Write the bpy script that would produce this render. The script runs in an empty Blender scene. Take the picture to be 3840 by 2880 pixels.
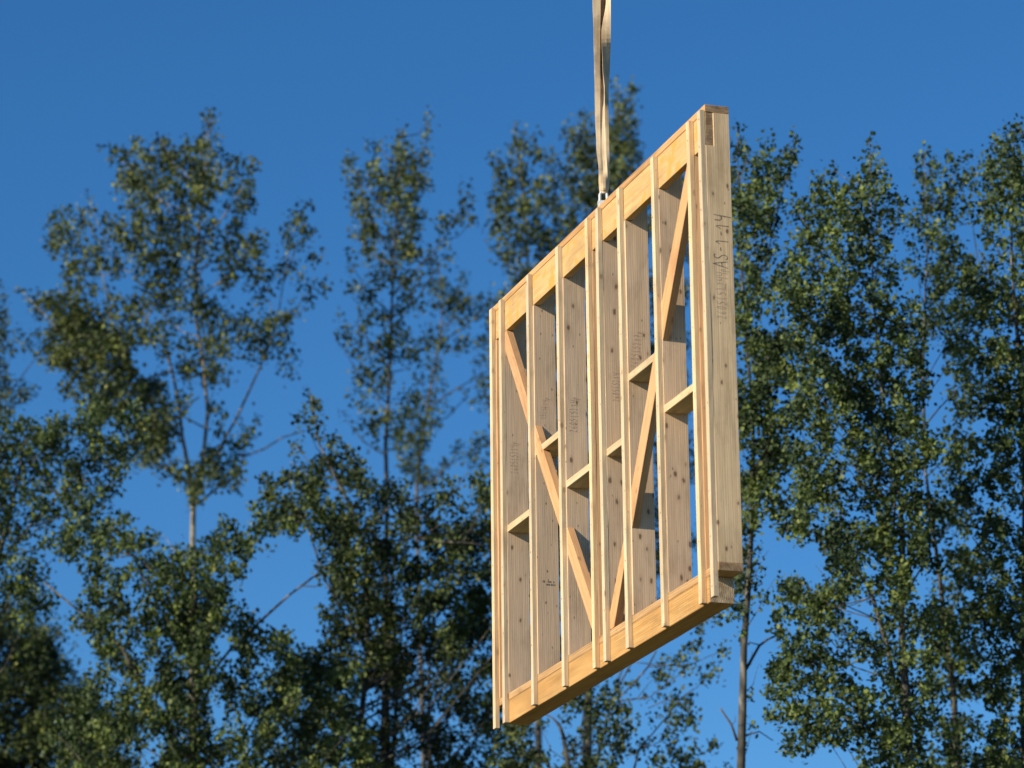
import bpy, bmesh, math, random
import numpy as np
from mathutils import Vector, Matrix

random.seed(7)
rng = np.random.default_rng(11)
sc = bpy.context.scene
C = sc.collection

# ------------------------------------------------------------------ camera
F_PX, W_PX, H_PX = 12800.0, 3840.0, 2880.0
R = np.array([[0.3203, 0.9472, -0.0110], [-0.2820, 0.0843, -0.9557], [-0.9043, 0.3092, 0.2942]])   # photo camera axes in the wall's axes
u_, s_, v_ = np.linalg.svd(R); R = u_ @ v_
CP = np.array([20.366, -6.824, -4.484])                      # camera seen from the wall's corner
PHI = math.pi / 2 - math.atan2(R[2, 1], R[2, 0])
RZ = np.array([[math.cos(PHI), -math.sin(PHI), 0], [math.sin(PHI), math.cos(PHI), 0], [0, 0, 1]])
EYE = np.array([0, 0, 1.6])
ROOT = EYE - RZ @ CP
right, down, fwd = RZ @ R[0], RZ @ R[1], RZ @ R[2]
cam = bpy.data.cameras.new("camera")
cam.sensor_width = 36.0
cam.lens = F_PX / W_PX * 36.0
cam.clip_start, cam.clip_end = 0.5, 5000
cam.dof.use_dof = True
cam.dof.focus_distance = 22.0
cam.dof.aperture_fstop = 3.0
cam.dof.aperture_blades = 0
camo = bpy.data.objects.new("camera", cam)
C.objects.link(camo)
camo.matrix_world = Matrix(((right[0], -down[0], -fwd[0], EYE[0]), (right[1], -down[1], -fwd[1], EYE[1]),
                            (right[2], -down[2], -fwd[2], EYE[2]), (0, 0, 0, 1)))
sc.camera = camo

# ------------------------------------------------------------------ sun and sky
SUN_P = np.array([0.265, -1.0, 0.435])                        # towards the sun, in the wall's axes
sd = RZ @ SUN_P; sd /= np.linalg.norm(sd)
elev, azim = math.asin(sd[2]), math.atan2(sd[0], sd[1])
world = bpy.data.worlds.new("World"); sc.world = world
world.use_nodes = True
nt = world.node_tree
sky = nt.nodes.new("ShaderNodeTexSky")
sky.sky_type = 'NISHITA'; sky.sun_disc = False
sky.sun_elevation = elev; sky.sun_rotation = azim
sky.altitude = 0; sky.air_density = 1.0; sky.dust_density = 0.0; sky.ozone_density = 7.0
bg = nt.nodes["Background"]
hs = nt.nodes.new("ShaderNodeHueSaturation"); hs.inputs['Saturation'].default_value = 1.13      # a phone camera's deep blue
nt.links.new(sky.outputs[0], hs.inputs['Color']); nt.links.new(hs.outputs[0], bg.inputs[0])
bg.inputs[1].default_value = 0.096
sl = bpy.data.lights.new("sun", 'SUN')
sl.energy = 5.0; sl.angle = math.radians(0.5); sl.color = (1.0, 0.88, 0.69)
so = bpy.data.objects.new("sun", sl); C.objects.link(so)
so.rotation_euler = Vector(sd).to_track_quat('Z', 'Y').to_euler()
so.location = (0, 0, 60)
sc.view_settings.view_transform = 'Standard'; sc.view_settings.look = 'None'
sc.view_settings.exposure = 0.4; sc.view_settings.gamma = 1.0
sc.cycles.use_denoising = True
sc.cycles.max_bounces = 8; sc.cycles.transparent_max_bounces = 8

# ------------------------------------------------------------------ helpers
def tag(o, label=None, cat=None, group=None, kind=None):
    if label: o["label"] = label
    if cat: o["category"] = cat
    if group: o["group"] = group
    if kind: o["kind"] = kind

def empty(name, loc=(0, 0, 0), rz=0.0):
    o = bpy.data.objects.new(name, None); C.objects.link(o)
    o.location = loc; o.rotation_euler = (0, 0, rz); o.empty_display_size = 0.3
    return o

def link_mesh(name, me, mat, parent=None):
    o = bpy.data.objects.new(name, me); C.objects.link(o)
    if mat is not None: me.materials.append(mat)
    if parent is not None: o.parent = parent
    return o

def mesh_np(name, verts, faces_flat, loop_tot, mat, parent=None, smooth=False):
    me = bpy.data.meshes.new(name)
    me.vertices.add(len(verts)); me.vertices.foreach_set("co", np.asarray(verts, np.float32).ravel())
    me.loops.add(len(faces_flat)); me.loops.foreach_set("vertex_index", np.asarray(faces_flat, np.int32))
    n = len(loop_tot); me.polygons.add(n)
    ls = np.concatenate([[0], np.cumsum(loop_tot)[:-1]]).astype(np.int32)
    me.polygons.foreach_set("loop_start", ls)
    me.update(calc_edges=True); me.validate()
    me.polygons.foreach_set("use_smooth", np.full(n, smooth, bool))
    return link_mesh(name, me, mat, parent)

# ------------------------------------------------------------------ materials
def new_mat(name):
    m = bpy.data.materials.new(name); m.use_nodes = True
    return m, m.node_tree, m.node_tree.nodes["Principled BSDF"]

def N(t, typ, **kw):
    n = t.nodes.new(typ)
    for k, v in kw.items(): setattr(n, k, v)
    return n

def ramp(t, fac, stops, interp='LINEAR'):
    r = N(t, "ShaderNodeValToRGB"); r.color_ramp.interpolation = interp
    e = r.color_ramp.elements
    while len(e) < len(stops): e.new(0.5)
    for el, (p, c) in zip(e, stops): el.position = p; el.color = c if len(c) == 4 else (*c, 1)
    t.links.new(fac, r.inputs[0]); return r.outputs[0]

def mixc(t, fac, a, b, mode='MIX'):
    m = N(t, "ShaderNodeMix", data_type='RGBA', blend_type=mode)
    for s, v in ((0, fac), (6, a), (7, b)):
        if isinstance(v, bpy.types.NodeSocket): t.links.new(v, m.inputs[s])
        else: m.inputs[s].default_value = v if s == 0 else (*v, 1)
    return m.outputs[2]

def wood(name, axis, light, dark, knot=1.0, grey=0.0, patch=0.0, patch_col=(.55, .27, .08), stripes=0.0, rough=.75, rot=None, bump=.25, seed=0.0):
    """sawn softwood, grain running along one axis of the member"""
    m, t, b = new_mat(name)
    tc = N(t, "ShaderNodeTexCoord"); oi = N(t, "ShaderNodeObjectInfo")
    off = N(t, "ShaderNodeVectorMath", operation='SCALE'); off.inputs[0].default_value = (17 + seed, 9 + seed, 13 - seed)
    t.links.new(oi.outputs['Random'], off.inputs['Scale'])
    add = N(t, "ShaderNodeVectorMath", operation='ADD')
    if rot is not None:
        mp0 = N(t, "ShaderNodeMapping"); mp0.inputs['Rotation'].default_value = (0, rot, 0)
        t.links.new(tc.outputs['Object'], mp0.inputs[0]); t.links.new(mp0.outputs[0], add.inputs[0])
    else: t.links.new(tc.outputs['Object'], add.inputs[0])
    t.links.new(off.outputs[0], add.inputs[1])
    def scaled(across, along):
        mp = N(t, "ShaderNodeMapping"); s = [across] * 3; s[axis] = along
        mp.inputs['Scale'].default_value = s; t.links.new(add.outputs[0], mp.inputs[0]); return mp.outputs[0]
    def noise(vec, scale=1.0, det=3, rg=.55, dist=0.0):
        n = N(t, "ShaderNodeTexNoise"); n.inputs['Scale'].default_value = scale; n.inputs['Detail'].default_value = det
        n.inputs['Roughness'].default_value = rg; n.inputs['Distortion'].default_value = dist
        t.links.new(vec, n.inputs['Vector']); return n.outputs['Fac']
    g1 = noise(scaled(26, 1.3), 1, 4, .6, .6)
    col = ramp(t, g1, [(.30, dark), (.52, tuple((a + c) / 2 for a, c in zip(light, dark))), (.70, light)])
    g2 = noise(scaled(130, 4.0), 1, 3, .6)
    col = mixc(t, .55, col, ramp(t, g2, [(.3, (.62, .59, .56)), (.65, (1.08, 1.08, 1.07))]), 'MULTIPLY')
    # a board's own tone
    tone = ramp(t, oi.outputs['Random'], [(0, (.80, .78, .77)), (.5, (1, 1, 1)), (1, (1.08, 1.00, .90))])
    col = mixc(t, .8, col, tone, 'MULTIPLY')
    if stripes > 0:
        w = N(t, "ShaderNodeTexWave", wave_type='BANDS', bands_direction='Z' if axis == 0 else 'Y')
        w.inputs['Scale'].default_value = 1.0; w.inputs['Distortion'].default_value = 3.0; w.inputs['Detail'].default_value = 2
        t.links.new(scaled(24, 1.2), w.inputs['Vector'])
        col = mixc(t, stripes, col, ramp(t, w.outputs['Fac'], [(.35, (.62, .50, .40)), (.7, (1.05, 1.05, 1.05))]), 'MULTIPLY')
    if grey > 0:
        g3 = noise(scaled(7, .9), 1, 4, .6)
        fac = N(t, "ShaderNodeMath", operation='MULTIPLY'); fac.inputs[1].default_value = grey
        t.links.new(ramp(t, g3, [(.25, (.35,) * 3), (.7, (1,) * 3)]), fac.inputs[0])
        col = mixc(t, fac.outputs[0], col, (.60, .47, .35))
    g5 = noise(scaled(5, 2.2), 1, 4, .65, .3)
    col = mixc(t, .6, col, ramp(t, g5, [(.34, (.68, .65, .62)), (.5, (1, 1, 1)), (.68, (1.12, 1.07, 1.00))]), 'MULTIPLY')
    if patch > 0:
        g4 = noise(scaled(10, 13), 1, 3, .5, .4)
        fac = N(t, "ShaderNodeMath", operation='MULTIPLY'); fac.inputs[1].default_value = patch
        t.links.new(ramp(t, g4, [(.55, (0,) * 3), (.62, (1,) * 3)]), fac.inputs[0])
        col = mixc(t, fac.outputs[0], col, patch_col)
    if knot > 0:
        v = N(t, "ShaderNodeTexVoronoi", feature='F1'); v.inputs['Scale'].default_value = 1; v.inputs['Randomness'].default_value = 1
        t.links.new(scaled(14, 7.5), v.inputs['Vector'])
        sx = N(t, "ShaderNodeSeparateColor"); t.links.new(v.outputs['Color'], sx.inputs[0])
        sz = N(t, "ShaderNodeMath", operation='MULTIPLY_ADD'); sz.inputs[1].default_value = 1.05; sz.inputs[2].default_value = .18; t.links.new(sx.outputs[0], sz.inputs[0])
        nk = noise(scaled(60, 40), 1, 2, .5)
        wob = N(t, "ShaderNodeMath", operation='MULTIPLY_ADD'); wob.inputs[1].default_value = .12; t.links.new(nk, wob.inputs[0]); t.links.new(v.outputs['Distance'], wob.inputs[2])
        wo2 = N(t, "ShaderNodeMath", operation='SUBTRACT'); wo2.inputs[1].default_value = .06; t.links.new(wob.outputs[0], wo2.inputs[0])
        dv = N(t, "ShaderNodeMath", operation='DIVIDE'); t.links.new(wo2.outputs[0], dv.inputs[0]); t.links.new(sz.outputs[0], dv.inputs[1])
        vdist = dv.outputs[0]
        halo = ramp(t, vdist, [(.05, (1,) * 3), (.32, (0,) * 3)])
        hs = N(t, "ShaderNodeMath", operation='MULTIPLY'); hs.inputs[1].default_value = .35 * knot; t.links.new(halo, hs.inputs[0])
        col = mixc(t, hs.outputs[0], col, (.33, .20, .10))
        core = ramp(t, vdist, [(.10, (1,) * 3), (.16, (0,) * 3)])
        hs2 = N(t, "ShaderNodeMath", operation='MULTIPLY'); hs2.inputs[1].default_value = .8 * knot; t.links.new(core, hs2.inputs[0])
        col = mixc(t, hs2.outputs[0], col, (.14, .08, .04))
        # nail and staple marks
        v2 = N(t, "ShaderNodeTexVoronoi", feature='F1'); v2.inputs['Scale'].default_value = 1
        t.links.new(scaled(19, 8), v2.inputs['Vector'])
        pit = ramp(t, v2.outputs['Distance'], [(.06, (1,) * 3), (.09, (0,) * 3)])
        hs3 = N(t, "ShaderNodeMath", operation='MULTIPLY'); hs3.inputs[1].default_value = .6 * knot; t.links.new(pit, hs3.inputs[0])
        col = mixc(t, hs3.outputs[0], col, (.09, .06, .04))
    t.links.new(col, b.inputs['Base Color'])
    b.inputs['Roughness'].default_value = rough
    b.inputs['Specular IOR Level'].default_value = .25
    bp = N(t, "ShaderNodeBump"); bp.inputs['Strength'].default_value = bump; bp.inputs['Distance'].default_value = .004
    t.links.new(g2, bp.inputs['Height']); t.links.new(bp.outputs[0], b.inputs['Normal'])
    return m

M = {}
M['stud'] = wood("stud_wood", 2, (.87, .65, .43), (.66, .48, .30), 1.0, grey=.5, stripes=.4)
M['stud_end'] = wood("end_stud_wood", 2, (.90, .69, .42), (.74, .54, .31), 1.0, grey=.15, seed=3.7, stripes=.25)
M['stud_glow'] = wood("stud_wood_bounce_glow", 2, (.90, .58, .31), (.82, .50, .25), .5, grey=0)  # orange bounce light between paired studs, painted into the wood colour
M['batten'] = wood("batten_wood", 2, (.72, .60, .40), (.56, .44, .27), .6, grey=.3)
M['batten_glow'] = wood("batten_wood_bounce_glow", 2, (.84, .62, .38), (.76, .52, .29), .4, grey=0)  # same bounce glow painted into the battens over those studs
M['plate'] = wood("plate_wood", 0, (.72, .49, .25), (.50, .30, .13), .35, stripes=.6)
M['header'] = wood("header_wood", 0, (.70, .48, .22), (.60, .385, .16), 0, patch=1.0, patch_col=(.64, .32, .08))
M['beam'] = wood("beam_wood", 0, (.69, .44, .18), (.54, .31, .105), 0, patch=.4, patch_col=(.52, .26, .075), stripes=.45)
M['nog'] = wood("nogging_wood", 0, (.66, .54, .34), (.55, .42, .24), .4)
M['brace_a'] = wood("brace_wood", 2, (.69, .415, .215), (.56, .31, .14), .5, rot=math.radians(35))
M['brace_b'] = wood("brace_wood_steep", 2, (.69, .415, .215), (.56, .31, .14), .5, rot=math.radians(-32))

def plain(name, col, rough=.6, metal=0.0):
    m, t, b = new_mat(name)
    n = N(t, "ShaderNodeTexNoise"); n.inputs['Scale'].default_value = 40; n.inputs['Detail'].default_value = 3
    c = ramp(t, n.outputs['Fac'], [(.3, tuple(x * .75 for x in col)), (.7, tuple(min(1, x * 1.1) for x in col))])
    t.links.new(c, b.inputs['Base Color'])
    b.inputs['Roughness'].default_value = rough; b.inputs['Metallic'].default_value = metal
    return m
M['ink'] = plain("marker_ink", (.16, .125, .09), .85)
M['red'] = plain("red_pencil", (.50, .33, .23), .85)
M['nail'] = plain("nail_steel", (.17, .13, .09), .7)
M['metal'] = plain("galvanised_steel", (.66, .67, .67), .65, .2)

def endgrain(name, a, b_, sc_=1.0):
    m, t, b = new_mat(name)
    tc = N(t, "ShaderNodeTexCoord")
    w = N(t, "ShaderNodeTexWave", wave_type='RINGS', rings_direction='X'); w.inputs['Scale'].default_value = 18 * sc_
    w.inputs['Distortion'].default_value = 5; w.inputs['Detail'].default_value = 2; w.inputs['Detail Scale'].default_value = 1.5
    mp = N(t, "ShaderNodeMapping"); mp.inputs['Location'].default_value = (0, .06, .12)
    t.links.new(tc.outputs['Object'], mp.inputs[0]); t.links.new(mp.outputs[0], w.inputs['Vector'])
    n = N(t, "ShaderNodeTexNoise"); n.inputs['Scale'].default_value = 22; n.inputs['Detail'].default_value = 4
    t.links.new(tc.outputs['Object'], n.inputs['Vector'])
    c = ramp(t, w.outputs['Fac'], [(.25, a), (.75, b_)])
    c = mixc(t, .7, c, ramp(t, n.outputs['Fac'], [(.35, (.45, .38, .32)), (.6, (1.1, 1.1, 1.1))]), 'MULTIPLY')
    t.links.new(c, b.inputs['Base Color']); b.inputs['Roughness'].default_value = .85
    return m
M['end_dark'] = endgrain("end_grain_dark", (.30, .195, .105), (.38, .26, .145))
M['end_pale'] = endgrain("end_grain_pale", (.34, .25, .15), (.66, .53, .36), 1.6)

# ------------------------------------------------------------------ ground
gm, gt, gb = new_mat("grass_ground")
gn = N(gt, "ShaderNodeTexNoise"); gn.inputs['Scale'].default_value = .6; gn.inputs['Detail'].default_value = 8
gt.links.new(ramp(gt, gn.outputs['Fac'], [(.3, (.06, .062, .024)), (.55, (.12, .115, .05)), (.75, (.24, .20, .12))]), gb.inputs['Base Color'])
gb.inputs['Roughness'].default_value = .95
bm = bmesh.new(); bmesh.ops.create_grid(bm, x_segments=40, y_segments=40, size=2500)
me = bpy.data.meshes.new("ground"); bm.to_mesh(me); bm.free()
tag(link_mesh("ground", me, gm), kind="structure")

# ------------------------------------------------------------------ the wall frame
LX, DY = 3.810, 0.145                    # length and stud depth
ZT, ZP = 2.605, 2.650                    # underside and top of the top plate
ZH = 2.407                               # underside of the let-in header
ZB = -0.191                              # underside of the bottom beam
TH = 0.048
frame = empty("wall_frame", tuple(ROOT), PHI)
tag(frame, "pale timber wall frame of ten studs with diagonal braces hanging from a lifting strap", "wall frame")

def member(name, poly_xz=None, y0=0.0, y1=DY, mat=None, box=None, parent=frame, ends=None):
    """one timber: a polygon in the wall's plane extruded from y0 to y1, or a box"""
    bm = bmesh.new()
    if box: x0, x1, z0, z1 = box; poly_xz = [(x0, z0), (x1, z0), (x1, z1), (x0, z1)]
    a = [bm.verts.new((x, y0, z)) for x, z in poly_xz]; b = [bm.verts.new((x, y1, z)) for x, z in poly_xz]
    bm.faces.new(a); bm.faces.new(list(reversed(b)))
    n = len(a)
    for i in range(n): bm.faces.new((a[(i + 1) % n], a[i], b[i], b[(i + 1) % n]))
    bmesh.ops.recalc_face_normals(bm, faces=bm.faces)
    bmesh.ops.bevel(bm, geom=list(bm.edges), offset=.0018, segments=1, affect='EDGES')
    me = bpy.data.meshes.new(name); bm.to_mesh(me); bm.free()
    o = link_mesh(name, me, mat, parent)
    if ends:
        me.materials.append(ends)
        for f in me.polygons:
            if abs(f.normal.x) > .9: f.material_index = 1
    return o

member("top_plate", box=(.0, LX, ZT + .0015, ZP), mat=M['plate'], ends=M['end_dark'])
member("header_beam", box=(.004, LX - .004, ZH, ZT), y0=.0015, y1=.047, mat=M['header'], ends=M['end_dark'])
member("bottom_plate", box=(.0, LX + .003, -.045, -.0015), mat=M['plate'], ends=M['end_dark'])
member("bottom_beam", box=(.232, LX - .136, ZB, -.0465), y0=.001, mat=M['beam'], ends=M['end_pale'])

EDGE = [.096, .282, .849, 1.414, 1.946, 2.127, 2.515, 3.073, 3.635, 3.810]     # right face of every stud
def stud(xr, deep=False):
    bm = bmesh.new()
    # notched at the top to take the header; side profile in y, z
    prof = [(0, 0), (DY, 0), (DY, ZT), (.0485, ZT), (.0485, ZH - .0015), (0, ZH - .0015)]
    x0, x1 = xr - TH, xr
    a = [bm.verts.new((x0, y, z)) for y, z in prof]; b = [bm.verts.new((x1, y, z)) for y, z in prof]
    bm.faces.new(a); bm.faces.new(list(reversed(b)))
    n = len(a)
    for i in range(n): bm.faces.new((a[(i + 1) % n], a[i], b[i], b[(i + 1) % n]))
    bmesh.ops.recalc_face_normals(bm, faces=bm.faces)
    bmesh.ops.bevel(bm, geom=list(bm.edges), offset=.0018, segments=1, affect='EDGES')
    me = bpy.data.meshes.new("stud"); bm.to_mesh(me); bm.free()
    return link_mesh("stud", me, M['stud'], frame)
studs = [stud(x) for x in EDGE]
for i_ in (0, 4, 8): studs[i_].data.materials[0] = M['stud_glow']
studs[9].data.materials[0] = M['stud_end']; studs[9]["label"] = "yellower end stud carrying the large handwritten mark"

# battens nailed over the studs, each a little bowed
BAT = [(.040, .093), (.233, .280), (.789, .840), (1.356, 1.405), (1.898, 1.946), (2.080, 2.128), (2.454, 2.503), (3.021, 3.067), (3.586, 3.634), (3.765, 3.8115)]
BTOP = [2.624, 2.625, 2.618, 2.617, 2.617, 2.618, 2.615, 2.605, 2.614, 2.616]
BBOT = [-.188, -.188, -.184, -.184, -.187, -.185, -.187, -.187, -.186, -.150]
for i, ((x0, x1), zt, zb) in enumerate(zip(BAT, BTOP, BBOT)):
    x1 = x0 + .0475 if i else x1 - .003
    if i == 9: x0, x1, zb = 3.7625, 3.8085, -.187
    nseg = 24; vs = []; fs = []; lt = []
    ph = random.uniform(0, 6); am = random.uniform(.001, .0028)
    for k in range(nseg + 1):
        z = zb + (zt - zb) * k / nseg
        d = am * math.sin(ph + z * 2.1) + random.uniform(-.0008, .0008)
        w0, w1 = random.uniform(0, .0012), random.uniform(0, .0012)
        vs += [(x0 + d + w0, -.028, z), (x1 + d - w1, -.028, z), (x1 + d, -.001, z), (x0 + d, -.001, z)]
    for k in range(nseg):
        a = 4 * k
        for j in range(4):
            fs += [a + j, a + (j + 1) % 4, a + 4 + (j + 1) % 4, a + 4 + j]; lt.append(4)
    fs += [3, 2, 1, 0]; lt.append(4); e = 4 * nseg; fs += [e, e + 1, e + 2, e + 3]; lt.append(4)
    cx_ = (x0 + x1) / 2; zz = zb + random.uniform(.04, .09); nn0 = len(lt)
    while zz < zt - .03:
        c0 = len(vs); px_ = cx_ + random.uniform(-.009, .009); r_ = random.uniform(.0028, .0048)
        vs += [(px_ + r_ * math.cos(a_), -.0288, zz + r_ * 1.25 * math.sin(a_)) for a_ in [k_ * math.pi / 3 for k_ in range(6)]]
        fs += [c0 + k_ for k_ in range(6)]; lt.append(6); zz += random.uniform(.16, .36)
    bo = mesh_np("batten", vs, fs, lt, M['batten_glow' if i in (0, 4, 8) else 'batten'], frame)
    bo.data.materials.append(M['nail'])
    for f_ in bo.data.polygons[nn0:]: f_.material_index = 1

# blocking between the studs, stepping up and down
BAYS = [(.282, .849, 1.051), (.849, 1.414, 1.405), (1.414, 1.946, 1.048), (2.127, 2.515, 1.053), (2.515, 3.073, 1.404), (3.073, 3.635, 1.051)]
for a, b, z in BAYS:
    member("nogging", box=(a + .0005, b - TH - .0005, z, z + .045), mat=M['nog'], y0=.001, y1=.143)

# diagonal braces, one piece between each pair of studs
def brace(xa, xb, top, bot, zmax=None, zmin=None, mat=None):
    fa, fb = top; ga, gb = bot
    t = lambda x: fa + fb * x
    g = lambda x: ga + gb * x
    poly = [(xa, g(xa)), (xb, g(xb)), (xb, t(xb)), (xa, t(xa))]
    def clip(p, zc, keep_low):
        out = []
        for i in range(len(p)):
            A, B = p[i], p[(i + 1) % len(p)]
            ia = (A[1] <= zc) if keep_low else (A[1] >= zc); ib = (B[1] <= zc) if keep_low else (B[1] >= zc)
            if ia: out.append(A)
            if ia != ib:
                s = (zc - A[1]) / (B[1] - A[1]); out.append((A[0] + s * (B[0] - A[0]), zc))
        return out
    if zmax is not None: poly = clip(poly, zmax, True)
    if zmin is not None: poly = clip(poly, zmin, False)
    member("brace", poly, y0=.0005, y1=.046, mat=mat)
def ln(x0, z0, sl): return (z0 - sl * x0, sl)
brace(.2825, .8005, ln(.301, 2.414, -1.465), ln(.631, 1.760, -1.465), zmax=ZH - .0015, mat=M['brace_a'])
brace(.8495, 1.3655, ln(.823, 1.643, -1.42), ln(.873, 1.399, -1.40), mat=M['brace_a'])
brace(1.4145, 1.8975, ln(1.421, .789, -1.375), ln(1.414, .633, -1.394), mat=M['brace_a'])
brace(2.1275, 2.4665, ln(2.133, .110, 1.50), ln(2.190, .003, 1.70), zmin=.0005, mat=M['brace_b'])
brace(2.5155, 3.0245, ln(2.902, 1.387, 1.69), ln(2.682, .788, 1.64), mat=M['brace_b'])
brace(3.0735, 3.5865, ln(3.062, 1.690, 1.53), ln(3.068, 1.472, 1.59), zmax=ZH - .0015, mat=M['brace_b'])

# handwriting on the studs: pen strokes as thin ribbons just proud of the wood, reading upwards
GL = {'A': [[(0, 0), (.45, 1.0), (.5, 1.0), (.85, 0)], [(.15, .38), (.75, .42)]], 'S': [[(.75, .9), (.45, 1.0), (.15, .8), (.3, .58), (.65, .42), (.7, .15), (.4, 0), (.05, .1)]],
      '-': [[(.2, .5), (.62, .52)]], '1': [[(.05, .6), (.45, 1.0), (.42, 0)]], '4': [[(.12, 1.0), (.12, .5), (.75, .55)], [(.82, 1.05), (.62, -.15)]],
      '2': [[(.1, .8), (.35, 1.0), (.6, .8), (.4, .4), (.05, 0), (.7, .05)]], '6': [[(.6, 1.0), (.2, .6), (.1, .2), (.35, 0), (.6, .2), (.45, .45), (.15, .35)]],
      '0': [[(.35, 1.0), (.1, .6), (.15, .1), (.4, 0), (.62, .4), (.55, .9), (.35, 1.0)]], '5': [[(.65, 1.0), (.2, .98), (.15, .6), (.5, .6), (.62, .3), (.4, 0), (.08, .08)]],
      '(': [[(.5, 1.1), (.2, .6), (.45, -.1)]], ')': [[(.15, 1.1), (.48, .55), (.2, -.1)]], '7': [[(.1, .95), (.65, 1.0), (.3, 0)], [(.2, .5), (.6, .52)]],
      'p': [[(.15, .55), (.1, -.4)], [(.12, .5), (.45, .6), (.55, .3), (.3, .08), (.12, .15)]], 'C': [[(.65, .9), (.35, 1.0), (.1, .5), (.3, .05), (.65, .1)]],
      'E': [[(.65, 1.0), (.15, 1.0), (.12, 0), (.65, 0)], [(.14, .5), (.55, .5)]], '/': [[(.1, -.1), (.6, 1.1)]]}
def writing(parent, xface, text, y_base, z0, z1, size, mat, w=.0045, slope=0.0, horizontal=False):
    """baseline runs up the stud (towards +z), letter tops point to the wall's front (-y)"""
    vs, fs, lt = [], [], []
    n = len(text); adv = (z1 - z0) / n
    for i, ch in enumerate(text):
        for st in GL.get(ch, []):
            pts = []
            for (a, b) in st:
                if horizontal: pts.append(Vector((0, y_base + (z1 - z0) * (i + a * .9) / n, z0 + b * size)))
                else: pts.append(Vector((0, y_base - b * size + slope * i / n, z0 + adv * (i + a * .95))))
            # soften the corners
            q = [pts[0]]
            for k in range(len(pts) - 1): q += [pts[k].lerp(pts[k + 1], .3), pts[k].lerp(pts[k + 1], .7)]
            q.append(pts[-1])
            for k in range(len(q) - 1):
                d = (q[k + 1] - q[k])
                if d.length < 1e-6: continue
                d.normalize(); nn = Vector((0, -d.z, d.y)) * (w / 2) * random.uniform(.75, 1.2); e = d * w * .3
                b0 = len(vs)
                for pnt in (q[k] - nn - e, q[k + 1] - nn + e, q[k + 1] + nn + e, q[k] + nn - e): vs.append((xface + .0006, pnt.y, pnt.z))
                fs += [b0, b0 + 1, b0 + 2, b0 + 3]; lt.append(4)
    return mesh_np("handwriting", vs, fs, lt, mat, parent)
writing(studs[9], 3.810, "AS-1-14", .108, 1.685, 2.005, .084, M['ink'], .0042, slope=.018)
writing(studs[9], 3.810, "2605(5)244p", .090, 1.385, 1.690, .055, M['red'], .0025, slope=.01)
writing(studs[1], .282, "2605(5)14p", .076, 1.444, 1.665, .050, M['red'], .0024)
writing(studs[2], .849, "15(5)14p", .070, 1.650, 1.800, .040, M['red'], .0022, slope=.03)
writing(studs[3], 1.414, "2605(5)14p", .074, 1.405, 1.640, .050, M['red'], .0024, slope=.012)
writing(studs[5], 2.127, "2605(5)14", .086, 1.397, 1.580, .042, M['red'], .0022, slope=.006)
writing(studs[6], 2.515, "2605(5)17p", .060, 1.489, 1.725, .046, M['red'], .0024, slope=.035)
# printed grade stamp, too small in the photo to read beyond its first letters
bm = bmesh.new()
for row, zz in ((0, .588), (1, .570)):
    y = .036 + (.026 if row == 0 else .004)
    while y < .115:
        wd = random.uniform(.004, .008)
        a = [(.8497, y, zz), (.8497, y + wd, zz), (.8497, y + wd, zz + .011), (.8497, y, zz + .011)]
        if random.random() < .8: bm.faces.new([bm.verts.new(p) for p in a])
        y += wd + random.uniform(.0015, .006)
me = bpy.data.meshes.new("grade_stamp"); bm.to_mesh(me); bm.free()
link_mesh("grade_stamp", me, M['ink'], studs[2])
writing(studs[2], .849, "CE", .036, .588, .606, .012, M['ink'], .003, horizontal=True).name = "grade_mark"

# ------------------------------------------------------------------ lifting strap
def at(hx, hy, Y):
    """the world point at depth Y that the photo shows at hx, hy (2212 x 1659 picture)"""
    u, v = hx * W_PX / 2212, hy * W_PX / 2212
    d = right * ((u - W_PX / 2) / F_PX) + down * ((v - H_PX / 2) / F_PX) + fwd
    return EYE + d * (Y / d[1])
anchor = RZ @ np.array([1.81, .0725, ZP]) + ROOT
YS = anchor[1]
sm, st_, sb = new_mat("webbing")
tc = N(st_, "ShaderNodeTexCoord"); mp = N(st_, "ShaderNodeMapping"); mp.inputs['Scale'].default_value = (60, 60, 5)
st_.links.new(tc.outputs['Object'], mp.inputs[0])
n1 = N(st_, "ShaderNodeTexNoise"); n1.inputs['Scale'].default_value = 1; n1.inputs['Detail'].default_value = 5; st_.links.new(mp.outputs[0], n1.inputs['Vector'])
n2 = N(st_, "ShaderNodeTexNoise"); n2.inputs['Scale'].default_value = 6; n2.inputs['Detail'].default_value = 5; st_.links.new(tc.outputs['Object'], n2.inputs['Vector'])
cc = ramp(st_, n1.outputs['Fac'], [(.3, (.58, .43, .26)), (.65, (.80, .62, .40))])
cc = mixc(st_, .8, cc, ramp(st_, n2.outputs['Fac'], [(.38, (.58, .55, .50)), (.55, (1, 1, 1))]), 'MULTIPLY')
st_.links.new(cc, sb.inputs['Base Color']); sb.inputs['Roughness'].default_value = .9
strap = empty("lifting_strap", tuple(anchor))
tag(strap, "beige folded webbing sling running up out of the picture from the timber frame", "sling")
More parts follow.
